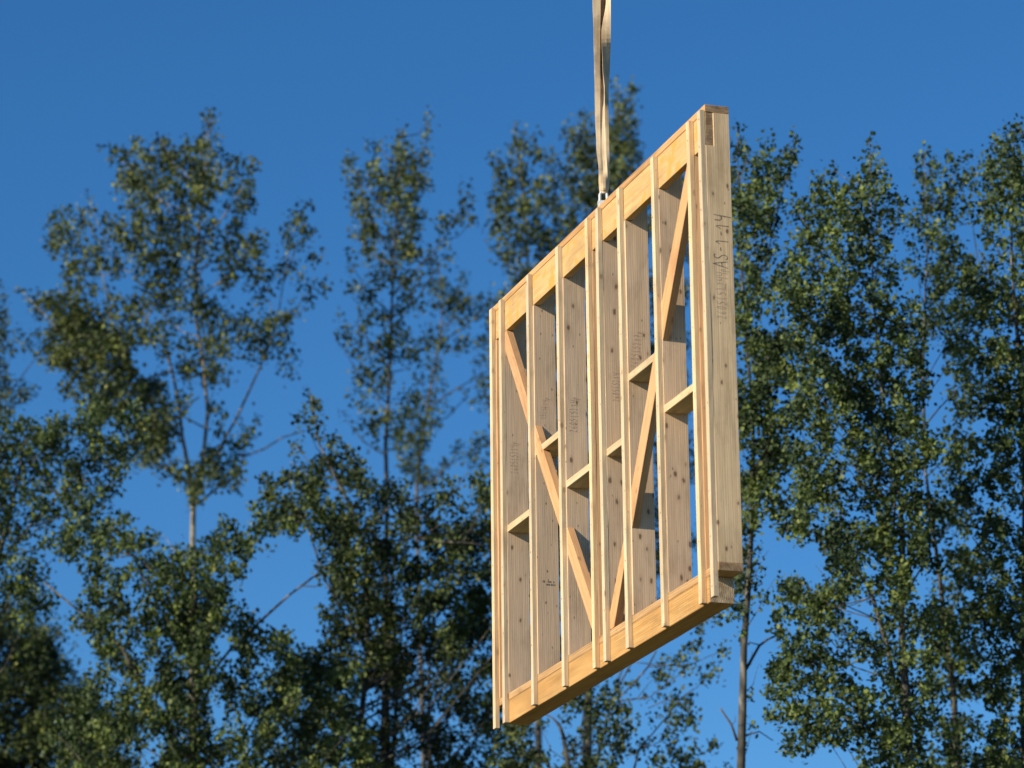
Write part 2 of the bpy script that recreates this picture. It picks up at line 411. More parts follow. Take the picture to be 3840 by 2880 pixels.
KEY = [  # full-res picture row, then (x, depth in m) across the fold
    (-900, [(2205, 0), (2236, .01), (2240, .12), (2262, .12), (2270, .02), (2290, 0)]),
    (0, [(2222, 0), (2250, .01), (2252, .10), (2270, .10), (2276, .01), (2291, 0)]),
    (130, [(2226, 0), (2249, .01), (2251, .08), (2256, .07), (2257, .00), (2290, .01)]),
    (250, [(2228, 0), (2248, .01), (2251, .07), (2260, .05), (2261, .01), (2285, .09)]),
    (340, [(2230, 0), (2249, .004), (2254, .035), (2266, .03), (2268, .006), (2280, .05)]),
    (420, [(2231, 0), (2250, .002), (2256, .012), (2264, .010), (2268, .002), (2281, .010)]),
    (550, [(2236, 0), (2250, .001), (2257, .004), (2266, .004), (2272, .002), (2284, .006)]),
    (640, [(2245, 0), (2254, .004), (2262, .010), (2270, .008), (2277, .004), (2284, .014)]),
    (680, [(2246, .0), (2254, -.01), (2262, -.012), (2270, -.010), (2277, .0), (2284, .012)]),
    (705, [(2248, .006), (2256, -.008), (2263, -.014), (2270, -.012), (2276, -.004), (2281, .012)]),
    (724, [(2250, .02), (2257, .01), (2263, .004), (2269, .004), (2274, .01), (2278, .02)])]
rows = []
for k in range(len(KEY) - 1):
    (ya, A), (yb, B) = KEY[k], KEY[k + 1]
    ns = max(3, int((yb - ya) / 14))
    for i in range(ns + (k == len(KEY) - 2)):
        s = i / ns; s2 = s * s * (3 - 2 * s)
        rows.append((ya + (yb - ya) * s, [(a[0] + (b[0] - a[0]) * s2, a[1] + (b[1] - a[1]) * s2) for a, b in zip(A, B)]))
vs, fs, lt = [], [], []
for y, prof in rows:
    # resample the profile smoothly
    for j in range(len(prof) - 1):
        for q in range(2):
            s = q / 2; x = prof[j][0] * (1 - s) + prof[j + 1][0] * s; d = prof[j][1] * (1 - s) + prof[j + 1][1] * s
            vs.append(tuple(at(x * 2212 / W_PX, y * 2212 / W_PX, YS + d) - anchor))
    vs.append(tuple(at(prof[-1][0] * 2212 / W_PX, y * 2212 / W_PX, YS + prof[-1][1]) - anchor))
nc = 11
for i in range(len(rows) - 1):
    for j in range(nc - 1):
        a = i * nc + j; fs += [a, a + nc, a + nc + 1, a + 1]; lt.append(4)
web = mesh_np("webbing", vs, fs, lt, sm, strap)
so_ = web.modifiers.new("thickness", 'SOLIDIFY'); so_.thickness = .004; so_.offset = 1
# steel lifting plate and shackle
bm = bmesh.new()
def tube(bm, pts, rad, sides=8):
    rings = []
    for i, p in enumerate(pts):
        p = Vector(p); d = (Vector(pts[min(i + 1, len(pts) - 1)]) - Vector(pts[max(i - 1, 0)])).normalized()
        up = Vector((0, 1, 0)) if abs(d.y) < .9 else Vector((1, 0, 0))
        a = d.cross(up).normalized(); b = d.cross(a)
        r = rad[i] if isinstance(rad, (list, tuple)) else rad
        rings.append([bm.verts.new(p + (a * math.cos(t) + b * math.sin(t)) * r) for t in [2 * math.pi * k / sides for k in range(sides)]])
    for i in range(len(rings) - 1):
        for k in range(sides): bm.faces.new((rings[i][k], rings[i][(k + 1) % sides], rings[i + 1][(k + 1) % sides], rings[i + 1][k]))
    bm.faces.new(list(reversed(rings[0]))); bm.faces.new(rings[-1])
top = at(2263 * 2212 / W_PX, 722 * 2212 / W_PX, YS) - anchor
cx, cz = top[0], top[2]
tube(bm, [(cx - .022, 0, .0), (cx - .024, 0, cz * .5), (cx - .022, .01, cz - .01), (cx - .01, .012, cz + .012), (cx + .01, .012, cz + .012), (cx + .022, .01, cz - .01), (cx + .024, 0, cz * .5), (cx + .022, 0, 0)], .009)
me = bpy.data.meshes.new("shackle"); bm.to_mesh(me); bm.free(); link_mesh("shackle", me, M['metal'], strap)
bm = bmesh.new(); bmesh.ops.create_cube(bm, size=1); bmesh.ops.scale(bm, vec=(.075, .012, cz * .72), verts=bm.verts)
bmesh.ops.translate(bm, vec=(cx, .0, cz * .36 + .001), verts=bm.verts); bmesh.ops.bevel(bm, geom=list(bm.edges), offset=.004, segments=2, affect='EDGES')
me = bpy.data.meshes.new("lifting_plate"); bm.to_mesh(me); bm.free(); link_mesh("lifting_plate", me, M['metal'], strap)

# ------------------------------------------------------------------ trees
def leaf_mat(name, base, tint):
    m, t, b = new_mat(name)
    gi = N(t, "ShaderNodeNewGeometry")
    c = ramp(t, gi.outputs['Random Per Island'], [(0, tuple(x * .5 for x in base)), (.45, base), (.86, tuple(x * 1.35 for x in base)), (.98, tint), (1, (.24, .22, .075))])
    # young and old sprays differ in colour; sun-and-shade contrast painted in as well
    tcl = N(t, "ShaderNodeTexCoord"); nl = N(t, "ShaderNodeTexNoise"); nl.inputs['Scale'].default_value = 2.3; nl.inputs['Detail'].default_value = 2
    t.links.new(tcl.outputs['Object'], nl.inputs['Vector'])
    c = mixc(t, 1.0, c, ramp(t, nl.outputs['Fac'], [(.38, (.26, .33, .40)), (.50, (.62, .70, .78)), (.66, (1.65, 1.62, 1.2))]), 'MULTIPLY')
    t.links.new(c, b.inputs['Base Color']); b.inputs['Roughness'].default_value = .5; b.inputs['Specular IOR Level'].default_value = .12
    tr = N(t, "ShaderNodeBsdfTranslucent")
    t.links.new(mixc(t, 1.0, c, (1.1, 1.25, .5), 'MULTIPLY'), tr.inputs['Color'])
    mx = N(t, "ShaderNodeMixShader"); mx.inputs[0].default_value = .16
    out = t.nodes["Material Output"]
    t.links.new(b.outputs[0], mx.inputs[1]); t.links.new(tr.outputs[0], mx.inputs[2]); t.links.new(mx.outputs[0], out.inputs[0])
    return m
M['leaf'] = leaf_mat("aspen_leaf", (.092, .120, .044), (.16, .18, .07))
M['leaf3'] = leaf_mat("aspen_leaf_pale", (.112, .132, .054), (.20, .21, .09))
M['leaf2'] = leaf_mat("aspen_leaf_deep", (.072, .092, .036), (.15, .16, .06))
bkm, bt, bb = new_mat("aspen_bark")
btc = N(bt, "ShaderNodeTexCoord"); bmp = N(bt, "ShaderNodeMapping"); bmp.inputs['Scale'].default_value = (9, 9, 3); bt.links.new(btc.outputs['Object'], bmp.inputs[0])
bn = N(bt, "ShaderNodeTexNoise"); bn.inputs['Scale'].default_value = 1.6; bn.inputs['Detail'].default_value = 6; bt.links.new(bmp.outputs[0], bn.inputs['Vector'])
bt.links.new(ramp(bt, bn.outputs['Fac'], [(.32, (.05, .045, .035)), (.48, (.17, .15, .115)), (.72, (.36, .33, .26))]), bb.inputs['Base Color'])
bb.inputs['Roughness'].default_value = .85
bk2, bt2, bb2 = new_mat("aspen_bark_dark")
btc2 = N(bt2, "ShaderNodeTexCoord"); bmp2 = N(bt2, "ShaderNodeMapping"); bmp2.inputs['Scale'].default_value = (8, 8, 3); bt2.links.new(btc2.outputs['Object'], bmp2.inputs[0])
bn2 = N(bt2, "ShaderNodeTexNoise"); bn2.inputs['Scale'].default_value = 1.7; bn2.inputs['Detail'].default_value = 6; bt2.links.new(bmp2.outputs[0], bn2.inputs['Vector'])
bt2.links.new(ramp(bt2, bn2.outputs['Fac'], [(.35, (.025, .024, .02)), (.55, (.075, .068, .055)), (.72, (.24, .22, .18))]), bb2.inputs['Base Color'])
bb2.inputs['Roughness'].default_value = .9

# where the photo shows bare sky through the leaves (2212 x 1659 picture): centre and radii
HOLES = [(327, 783, 36, 26), (383, 726, 22, 16), (523, 880, 26, 50), (420, 905, 16, 60), (583, 985, 55, 50), (317, 1045, 45, 40), (300, 1096, 70, 24), (467, 1078, 40, 30),
         (372, 1135, 34, 34), (450, 1130, 22, 26), (140, 1240, 40, 40), (167, 1400, 36, 42), (477, 1390, 26, 38), (467, 1516, 24, 44), (327, 1626, 26, 34), (403, 1596, 14, 24),
         (600, 1225, 50, 80), (660, 1206, 34, 26), (640, 1320, 42, 44), (585, 1330, 24, 40), (720, 1078, 18, 10), (800, 1000, 20, 40), (850, 1020, 12, 26), (942, 1098, 20, 10),
         (795, 1531, 24, 52), (911, 1435, 12, 24), (990, 1620, 14, 20), (1689, 860, 22, 24), (1911, 727, 14, 26), (1745, 760, 14, 10), (1813, 937, 18, 22), (1834, 1026, 18, 20), (1911, 1056, 12, 18),
         (2024, 884, 30, 48), (2045, 1056, 16, 22), (2137, 1086, 24, 18), (1887, 1130, 16, 16), (1675, 1165, 55, 18), (1994, 1106, 12, 18), (1700, 1210, 50, 34), (1890, 1311, 26, 26), (1985, 1288, 16, 34),
         (1852, 1445, 28, 30), (1638, 1480, 20, 80), (1627, 1360, 14, 60), (1763, 1640, 36, 16), (2134, 1555, 26, 24), (1910, 1490, 18, 16), (1588, 1480, 18, 150), (1990, 1390, 12, 24), (1930, 1380, 14, 20),
         (1760, 1130, 12, 14), (1960, 830, 10, 18), (2110, 800, 14, 14), (1600, 760, 12, 30), (1630, 940, 12, 24), (1270, 700, 14, 60), (1395, 640, 14, 120), (1490, 1100, 16, 70), (1418, 1290, 14, 60), (1210, 1300, 10, 90),
         (1733, 1206, 56, 46), (1873, 1317, 38, 52), (1986, 1265, 22, 46), (1873, 1457, 40, 30), (1655, 1396, 22, 60), (2082, 1527, 46, 26), (2004, 1039, 16, 34), (2117, 1614, 30, 22), (1629, 1614, 20, 40), (1716, 1649, 46, 18), (1790, 1400, 14, 18), (1840, 1110, 20, 16), (1945, 760, 14, 20), (2075, 1180, 18, 14), (2060, 700, 14, 14)]
HOLES = np.array(HOLES, float)

def project(P):
    d = P - EYE; z = d @ fwd
    return ((d @ right) / z * F_PX + W_PX / 2) * 2212 / W_PX, ((d @ down) / z * F_PX + H_PX / 2) * 2212 / W_PX

def in_poly(x, y, poly):
    c = np.zeros(len(x), bool); j = len(poly) - 1
    for i in range(len(poly)):
        (xi, yi), (xj, yj) = poly[i], poly[j]
        if yi != yj:
            c ^= ((yi > y) != (yj > y)) & (x < (xj - xi) * (y - yi) / (yj - yi) + xi)
        j = i
    return c

def fill(poly, step=36, r=27, dens=1.0, jit=.55):
    r *= .9; dens *= 1.1
    px = np.array(poly, float); x0, y0 = px.min(0); x1, y1 = px.max(0)
    gx, gy = np.meshgrid(np.arange(x0, x1 + 1, step), np.arange(y0, y1 + 1, step))
    gx = gx.ravel() + rng.uniform(-jit, jit, gx.size) * step; gy = gy.ravel() + rng.uniform(-jit, jit, gy.size) * step
    k = in_poly(gx, gy, poly)
    return [(x, y, r * rng.uniform(.6, 1.35), r * rng.uniform(.6, 1.3), dens * rng.uniform(.7, 1.3)) for x, y in zip(gx[k], gy[k])]

LEAF_N = np.array([(0, .52, 0), (.40, .22, .03), (.42, -.18, .03), (.0, -.50, 0), (-.42, -.18, .03), (-.40, .22, .03)])

def tree(name, label, Y, trunk, clumps, spread=.9, leaf=.052, density=1.0, mat='leaf', limbs=(), twig_every=2, group="aspen trees behind the hanging frame", rej=.93, pale=False):
    """trunk: list of (hx, hy, width in picture units); the last point is the tip. clumps: (hx, hy, rx, ry, density)"""
    t0 = at(trunk[0][0], trunk[0][1], Y)
    base = Vector((t0[0], Y, 0))
    root = empty(name, base); tag(root, label, "tree", group)
    B = np.array(base); ks = Y / 46
    unit = Y / F_PX * W_PX / 2212                         # metres per picture unit
    tp = [Vector((t0[0] - .15, Y, -.1)) - base] + [Vector(at(x, y, Y)) - base for x, y, w in trunk]
    tr = [trunk[0][2] * unit / 2 * 1.7] + [w * unit / 2 for x, y, w in trunk]
    bm = bmesh.new(); tube(bm, tp, tr, 9)
    limb_pts = []
    for lim in limbs:
        pts = [Vector(at(x, y, Y + dz)) - base for x, y, w, dz in lim]; rr = [w * unit / 2 for x, y, w, dz in lim]
        tube(bm, pts, rr, 6); limb_pts += pts[1:]
    tz = np.array([p.z for p in tp]); tx = np.array([p.x for p in tp])
    V = []
    for k, (cx, cy, rx, ry, d) in enumerate(clumps):
        cdep = rng.uniform(-spread, spread)
        # a limb from the trunk up to this clump of leaves
        if k % twig_every == 0:
            e = np.array(at(cx, cy + ry * .3, Y + cdep)) - B
            za = min(max(e[2] - .25 - .75 * abs(e[0] - np.interp(e[2], tz, tx)), 1.5), tz[-1] - .15)
            a = Vector((float(np.interp(za, tz, tx)), 0, za))
            best = a; bd = (Vector(e) - a).length
            for q in limb_pts:
                if q.z < e[2] - .05 and (Vector(e) - q).length < bd * .7: best = q; bd = (Vector(e) - q).length
            a = best; ev = Vector(e)
            mh = project((np.array(a) + e) / 2 + B)
            if bd > .5 and (((mh[0] - HOLES[:, 0]) / HOLES[:, 2]) ** 2 + ((mh[1] - HOLES[:, 1]) / HOLES[:, 3]) ** 2 < 1).any(): e = None
        if k % twig_every == 0 and e is not None:
            mid = a.lerp(ev, .5) + Vector((rng.uniform(-.05, .05), 0, -.10 * bd + rng.uniform(-.04, .04)))
            rb = min(.016, .005 + .005 * bd) * ks
            tube(bm, [a, a.lerp(mid, .55), mid, mid.lerp(ev, .55) + Vector((0, 0, .02)), ev], [rb, rb * .85, rb * .7, rb * .5, rb * .28], 5)
        area = math.pi * rx * ry * unit * unit
        n = int(density * d * 1.95 * area / (leaf * leaf * .42)) + 2
        per = 12; m = max(1, n // per)
        th = rng.uniform(0, 2 * math.pi, m); rad = np.sqrt(rng.uniform(0, 1, m)) * 1.03
        px, py = cx + rx * rad * np.cos(th), cy + ry * rad * np.sin(th)
        dep = cdep + rng.normal(0, .34, m) * ks
        hole = (((px[:, None] - HOLES[:, 0]) / HOLES[:, 2]) ** 2 + ((py[:, None] - HOLES[:, 1]) / HOLES[:, 3]) ** 2 < 1.05).any(1)
        keep = ~(hole & (rng.uniform(0, 1, m) < rej))
        px, py, dep = px[keep], py[keep], dep[keep]
        if len(px) == 0: continue
        T = np.array([at(a, b, Y + c) for a, b, c in zip(px, py, dep)]) - B
        T = np.repeat(T, per, 0) + rng.normal(0, 1, (len(px) * per, 3)) * np.array([.050, .050, .060]) * ks
        V.append(T)
    # one thin twig with a few leaves at the very tip
    me = bpy.data.meshes.new("trunk"); bm.to_mesh(me); bm.free()
    me.polygons.foreach_set("use_smooth", np.ones(len(me.polygons), bool))
    link_mesh("trunk", me, bkm if pale else bk2, root)
    P = np.concatenate(V); n = len(P)
    az = rng.uniform(0, 2 * math.pi, n); tilt = rng.normal(0, .85, n)
    nrm = np.stack([np.cos(az) * np.cos(tilt), np.sin(az) * np.cos(tilt), np.sin(tilt)], 1)
    hang = np.stack([rng.normal(0, .45, n), rng.normal(0, .45, n), -np.ones(n)], 1)
    a1 = np.cross(nrm, hang); a1 /= np.linalg.norm(a1, axis=1)[:, None] + 1e-9
    a2 = np.cross(nrm, a1)
    size = leaf * rng.uniform(.6, 1.35, n)
    L = LEAF_N
    vv = P[:, None, :] + size[:, None, None] * (L[None, :, 0, None] * a1[:, None, :] * 1.02 + L[None, :, 1, None] * a2[:, None, :] + L[None, :, 2, None] * nrm[:, None, :] * 2.5)
    idx = (np.arange(n)[:, None] * 6 + np.array([0, 1, 2, 3, 0, 3, 4, 5])[None]).ravel()
    mesh_np("crown", vv.reshape(-1, 3), idx, np.full(2 * n, 4), M[mat], root)
    return n
total = 0

# big spreading aspen on the left
A = [(451, 246, 6, 14, 1.5), (450, 270, 9, 18, 1.2), (450, 300, 12, 20, 1.0), (445, 325, 26, 28, 1), (410, 340, 25, 28, 1), (350, 318, 22, 22, .8), (345, 295, 8, 10, .6), (405, 297, 6, 8, .5), (295, 318, 12, 18, .6), (240, 320, 8, 8, .5), (258, 338, 20, 22, .8), (294, 300, 8, 10, .5), (375, 340, 20, 18, .8),
     (370, 372, 60, 36, 1.1), (440, 375, 40, 34, 1.0), (300, 366, 40, 38, .9), (280, 400, 28, 34, .9), (300, 436, 40, 46, 1), (380, 430, 56, 48, 1.1), (440, 412, 28, 40, 1), (485, 328, 10, 8, .7), (470, 340, 12, 10, .6),
     (508, 365, 22, 22, .9), (545, 350, 8, 12, .6), (538, 376, 16, 24, .8), (525, 425, 26, 34, 1.1), (540, 440, 14, 14, .8), (505, 470, 18, 34, .9), (480, 400, 18, 22, .8), (450, 470, 22, 34, .8),
     (240, 480, 14, 34, .6), (250, 500, 22, 26, .8), (285, 500, 36, 36, 1), (365, 505, 50, 46, 1.0), (310, 548, 36, 28, .9), (355, 570, 36, 36, 1.0), (405, 530, 24, 28, .9), (430, 545, 22, 24, .9), (320, 590, 26, 20, .8),
     (192, 430, 6, 14, .6), (180, 448, 10, 12, .6), (140, 470, 26, 24, .6), (185, 470, 22, 26, .8), (120, 485, 18, 20, .7), (140, 520, 34, 32, 1.1), (112, 540, 14, 18, .8), (200, 540, 26, 26, .8), (165, 560, 30, 24, 1), (215, 560, 22, 20, .8), (250, 575, 22, 18, .9), (150, 590, 18, 20, .8), (190, 590, 24, 18, .7), (160, 625, 20, 22, .8), (185, 628, 26, 22, .9),
     (45, 625, 9, 8, .7), (60, 636, 12, 8, .5), (85, 645, 24, 14, .9), (120, 645, 26, 22, 1), (100, 670, 28, 24, 1), (145, 672, 38, 28, 1.1), (195, 678, 42, 32, 1.0), (250, 660, 26, 24, .9), (232, 622, 5, 5, .5), (130, 710, 34, 28, 1), (185, 720, 40, 34, 1.1), (240, 705, 26, 30, .9), (150, 745, 30, 24, .9), (200, 750, 34, 26, .9),
     (340, 630, 38, 24, .8), (300, 640, 24, 24, .7), (395, 600, 28, 28, .8), (375, 650, 30, 24, .7), (345, 665, 30, 18, .6), (295, 690, 30, 28, .9), (310, 720, 26, 24, .8), (350, 715, 30, 26, .8), (340, 750, 30, 20, .9), (410, 640, 24, 34, .8), (420, 675, 18, 18, .7), (370, 690, 20, 14, .6),
     (460, 545, 12, 18, .7), (460, 510, 12, 14, .5), (520, 520, 34, 24, 1.0), (560, 525, 12, 22, .8), (565, 490, 8, 12, .6), (505, 565, 34, 32, 1.1), (490, 615, 18, 22, .8), (480, 545, 20, 16, .8), (545, 570, 24, 24, .9), (560, 600, 24, 18, .8), (580, 620, 16, 12, .7), (565, 645, 14, 16, .8), (545, 625, 14, 14, .6),
     (640, 470, 24, 16, .8), (672, 440, 9, 10, .7), (660, 450, 10, 10, .6), (650, 500, 26, 20, .9), (682, 505, 8, 10, .7), (618, 520, 16, 16, .8), (640, 535, 16, 12, .9), (670, 550, 18, 12, .7), (692, 545, 8, 10, .6), (608, 580, 18, 16, .9), (640, 575, 10, 10, .6), (650, 605, 22, 8, .8), (680, 615, 18, 10, .9), (706, 630, 12, 11, .9), (660, 645, 18, 8, .7), (680, 655, 14, 8, .5), (638, 668, 14, 12, .7),
     (440, 690, 26, 22, .9), (460, 665, 24, 20, 1), (470, 700, 26, 20, .9), (400, 735, 34, 20, .9), (440, 740, 28, 20, .9), (515, 690, 30, 18, .9), (530, 715, 26, 20, 1), (560, 720, 26, 22, .9), (590, 700, 26, 22, 1.1), (615, 690, 18, 18, .9), (600, 735, 24, 18, 1), (480, 745, 34, 26, 1.1), (430, 800, 40, 26, 1.2), (470, 815, 26, 20, .9), (400, 790, 24, 16, .9), (540, 755, 30, 16, .8), (570, 770, 20, 16, .7), (630, 805, 18, 12, .7), (605, 790, 18, 10, .5), (620, 760, 18, 12, .7),
     (240, 760, 30, 26, .8), (210, 790, 34, 28, .9), (250, 815, 40, 34, 1.1), (190, 835, 24, 20, .7), (290, 850, 40, 34, 1.0), (330, 845, 26, 26, .8), (230, 860, 30, 24, .8),
     (385, 880, 18, 24, .9), (345, 880, 22, 22, .8), (350, 925, 36, 34, .8), (330, 970, 34, 30, .8), (470, 875, 14, 20, .6), (480, 900, 10, 14, .6), (545, 885, 16, 16, .6), (530, 930, 20, 26, .8), (510, 965, 26, 30, .9), (470, 930, 14, 20, .6), (550, 915, 10, 14, .5),
     (345, 1000, 30, 24, .7), (375, 1020, 20, 18, .6), (420, 1060, 18, 28, .9), (455, 990, 22, 26, .9), (480, 1020, 30, 24, 1.0), (520, 1010, 22, 20, .9), (450, 1040, 18, 18, .8), (500, 1045, 22, 18, .8), (425, 1010, 10, 16, .6)]
A += fill([(110, 690), (250, 680), (300, 800), (360, 850), (360, 900), (345, 1010), (300, 1000), (250, 900), (150, 850), (100, 770)], 36, 28, .9)
A += [(425, 1045, 26, 34, 1.2), (455, 1010, 28, 24, 1.0), (392, 1015, 20, 20, .9), (430, 1075, 16, 18, 1.1)]
A += [(350, 1150, 18, 10, .7), (372, 1140, 12, 10, .6), (345, 1170, 12, 12, .5)]
total += tree("aspen_tree", "tall aspen with the widest spreading crown, left of the others", 64,
     [(412, 1800, 17), (416, 1180, 13), (418, 1060, 12), (438, 1000, 9), (449, 890, 8), (440, 790, 7), (424, 690, 7), (423, 560, 6), (440, 400, 4), (450, 262, 2)], A, 1.3, .071, 1.3, 'leaf3',
     limbs=[[(416, 1050, 10, 0), (405, 1000, 9, -.1), (393, 940, 8, -.2), (388, 880, 7, -.3), (372, 800, 6, -.3), (356, 755, 5, -.3)], [(393, 900, 5, -.2), (415, 868, 4, -.2), (430, 858, 3, 0)],
            [(418, 1050, 8, 0), (385, 1030, 6, .2), (365, 1018, 5, .3), (340, 1000, 3, .3)], [(425, 1090, 7, 0), (450, 1070, 6, .2), (475, 1050, 5, .2), (520, 1020, 3, .2)],
            [(465, 985, 6, 0), (510, 905, 6, .2), (545, 830, 5, .3), (572, 770, 4, .3), (600, 690, 3, .4), (612, 610, 2.5, .4)], [(330, 860, 6, -.3), (280, 800, 5, -.4), (255, 765, 4, -.4)],
            [(530, 985, 4, .2), (570, 970, 4, .2), (610, 945, 3.5, .2), (660, 930, 3, .2)], [(422, 640, 5, 0), (432, 590, 4, 0), (445, 570, 3, .1)], [(300, 600, 3, 0), (265, 580, 2, 0)], [(310, 700, 3, -.2), (345, 640, 3, -.1)]], twig_every=3, pale=True)

# lower aspen in front, whose leaves fill the lower left of the picture
LF = fill([(150, 1110), (260, 1100), (330, 1180), (400, 1210), (470, 1160), (500, 1110), (600, 1100), (720, 1080), (720, 1150), (600, 1150), (530, 1200), (500, 1290), (560, 1350), (640, 1390), (700, 1440), (800, 1460), (820, 1850), (100, 1850), (120, 1560), (200, 1460), (160, 1330), (180, 1270), (140, 1190)], 35, 27, 1.15)
LF += fill([(365, 1200), (470, 1190), (470, 1700), (365, 1700)], 34, 28, 1.1)
total += tree("aspen_tree", "broad leafy aspen at the bottom left, its crown below the tall trunk", 44,
     [(415, 1900, 18), (418, 1560, 15), (425, 1400, 12), (420, 1250, 8), (415, 1190, 4)], LF, 1.3, .053, .95, 'leaf',
     limbs=[[(320, 1530, 12, -.2), (300, 1470, 11, -.3), (265, 1400, 9, -.3), (215, 1350, 6, -.3), (165, 1315, 5, -.3), (95, 1258, 4, -.3)], [(420, 1500, 8, 0), (500, 1400, 6, .2), (583, 1323, 6, .2), (625, 1285, 5, .2), (664, 1256, 5, .2), (690, 1236, 4, .2)], [(655, 1266, 3, .2), (680, 1267, 2.5, .2), (700, 1262, 2, .2)], [(419, 1320, 5, 0), (350, 1250, 4, -.2), (290, 1200, 3, -.3)]], twig_every=3)
LB = fill([(-160, 940), (-20, 900), (60, 905), (130, 900), (200, 880), (290, 890), (310, 960), (290, 1020), (245, 1070), (200, 1110), (180, 1180), (120, 1190), (90, 1240), (110, 1330), (60, 1340), (-160, 1380)], 34, 27, 1.1)
total += tree("aspen_tree", "leafy aspen cut off by the left edge of the picture, halfway up", 46,
     [(-60, 1800, 20), (-30, 1300, 14), (20, 1120, 9), (60, 930, 3)], LB, 1.0, .053, .86, 'leaf', limbs=[[(180, 1110, 4, -.3), (130, 1070, 4, -.3), (60, 1000, 3, -.2)], [(-20, 1240, 7, 0), (60, 1140, 5, 0), (160, 1040, 3, 0)]], twig_every=3)
LC = fill([(-200, 1330), (60, 1330), (135, 1350), (150, 1440), (190, 1520), (260, 1560), (280, 1850), (-200, 1850)], 34, 36, 1.4)
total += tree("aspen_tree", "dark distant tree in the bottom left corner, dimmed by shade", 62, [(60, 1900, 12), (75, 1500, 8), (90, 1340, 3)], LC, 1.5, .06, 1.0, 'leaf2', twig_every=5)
LK = [(3, 650, 10, 40, .9), (-10, 700, 26, 40, 1), (4, 720, 8, 14, .7), (20, 840, 34, 26, .8), (50, 850, 26, 20, .8), (0, 880, 40, 30, .9), (70, 845, 12, 10, .7), (-40, 800, 50, 60, 1), (30, 760, 26, 10, .6), (60, 735, 18, 16, .8), (40, 720, 14, 10, .6), (10, 745, 20, 12, .6), (95, 745, 22, 20, .8), (100, 770, 14, 16, .7), (-60, 920, 60, 50, 1)]
total += tree("aspen_tree", "sliver of a far tree at the left edge, blurred behind the leaves", 66, [(-50, 1700, 12), (-45, 1000, 8), (-30, 680, 3)], LK, .8, .06, 1.0, 'leaf2', twig_every=4)

# slim aspen in the middle
MT = [(931, 256, 7, 8, .8), (924, 275, 6, 12, .6), (919, 300, 9, 12, .8), (865, 285, 10, 12, .7), (865, 310, 16, 22, .9), (866, 340, 20, 24, 1), (815, 310, 9, 10, .8), (798, 318, 8, 8, .5), (818, 336, 13, 12, .8), (800, 350, 14, 12, .6), (755, 335, 10, 12, .6), (758, 360, 14, 20, .8), (768, 378, 14, 12, .8), (920, 338, 8, 14, .8), (905, 350, 18, 26, .9), (885, 370, 26, 28, 1.1), (800, 372, 20, 22, .9), (815, 392, 16, 20, .8), (790, 395, 14, 16, .7), (860, 385, 34, 28, 1.1), (905, 390, 20, 22, .9),
      (925, 408, 11, 12, .8), (775, 412, 24, 22, .8), (762, 440, 14, 20, .7), (790, 440, 20, 20, .8), (815, 425, 18, 20, .8), (860, 425, 32, 26, 1.1), (890, 420, 20, 20, 1), (870, 460, 28, 30, 1.1), (900, 470, 18, 24, .9), (800, 475, 26, 22, .9), (785, 460, 16, 16, .8), (835, 455, 16, 12, .6), (760, 500, 12, 12, .7), (790, 505, 22, 20, .9), (815, 500, 16, 18, .8), (868, 510, 32, 28, 1.1), (895, 500, 14, 24, .9), (800, 530, 18, 16, .7), (860, 550, 28, 26, 1), (885, 540, 20, 20, .9), (805, 555, 22, 18, .8), (755, 560, 8, 20, .5), (755, 590, 10, 12, .5), (830, 575, 18, 18, .8),
      (900, 550, 18, 12, .7), (920, 545, 8, 10, .5), (765, 615, 16, 14, .8), (785, 630, 16, 12, .6), (815, 600, 22, 18, .9), (845, 600, 22, 22, .9), (880, 600, 22, 16, .7), (885, 625, 26, 20, .9), (905, 580, 10, 12, .5), (790, 655, 14, 22, .6), (805, 640, 14, 14, .6), (890, 655, 22, 16, .9), (870, 665, 16, 14, .7), (850, 690, 24, 20, 1), (800, 690, 20, 16, .8), (825, 680, 14, 14, .7), (735, 680, 8, 10, .5), (775, 680, 12, 12, .5),
      (860, 735, 34, 22, .9), (820, 735, 24, 22, .8), (770, 715, 22, 20, .7), (740, 745, 18, 22, .6), (785, 765, 24, 20, .7), (810, 795, 24, 20, .8), (900, 760, 26, 24, .8), (850, 775, 24, 22, .8), (780, 820, 22, 24, .6), (803, 835, 22, 22, .8), (835, 820, 18, 18, .7), (789, 885, 18, 22, .7), (803, 925, 24, 24, .8), (795, 962, 16, 10, .7), (780, 940, 12, 14, .5), (830, 890, 18, 26, .7), (850, 920, 22, 30, .9), (886, 862, 18, 18, .8), (747, 903, 13, 7, .5), (760, 860, 12, 10, .4),
      (1005, 400, 8, 7, .6), (1003, 425, 14, 12, .8), (1000, 455, 18, 16, .9), (975, 475, 20, 14, .9), (1020, 478, 10, 14, .8), (992, 485, 10, 10, .7), (952, 492, 12, 14, .8), (955, 520, 10, 14, .6), (965, 505, 8, 8, .5), (940, 542, 10, 10, .7), (955, 555, 10, 10, .6), (968, 560, 7, 9, .7), (925, 560, 14, 10, .6)]
total += tree("aspen_tree", "slim upright aspen between the wide crowned tree and the frame", 68,
     [(832, 1800, 20), (833, 1460, 15), (836, 1060, 10), (833, 960, 9), (838, 880, 8), (843, 780, 7), (846, 680, 6), (850, 560, 5), (862, 400, 3.5), (866, 280, 2)], MT, .9, .073, 1.25, 'leaf3',
     limbs=[[(843, 800, 4, 0), (800, 740, 3, .1), (770, 700, 2.5, .1)], [(848, 640, 4, 0), (910, 570, 3, .1), (955, 520, 2.5, .2), (985, 470, 2, .2)], [(853, 520, 4, 0), (895, 420, 3, 0), (918, 320, 2, 0), (930, 262, 1.5, 0)], [(850, 560, 3.5, 0), (800, 470, 3, 0), (762, 360, 2, 0)]], twig_every=3)
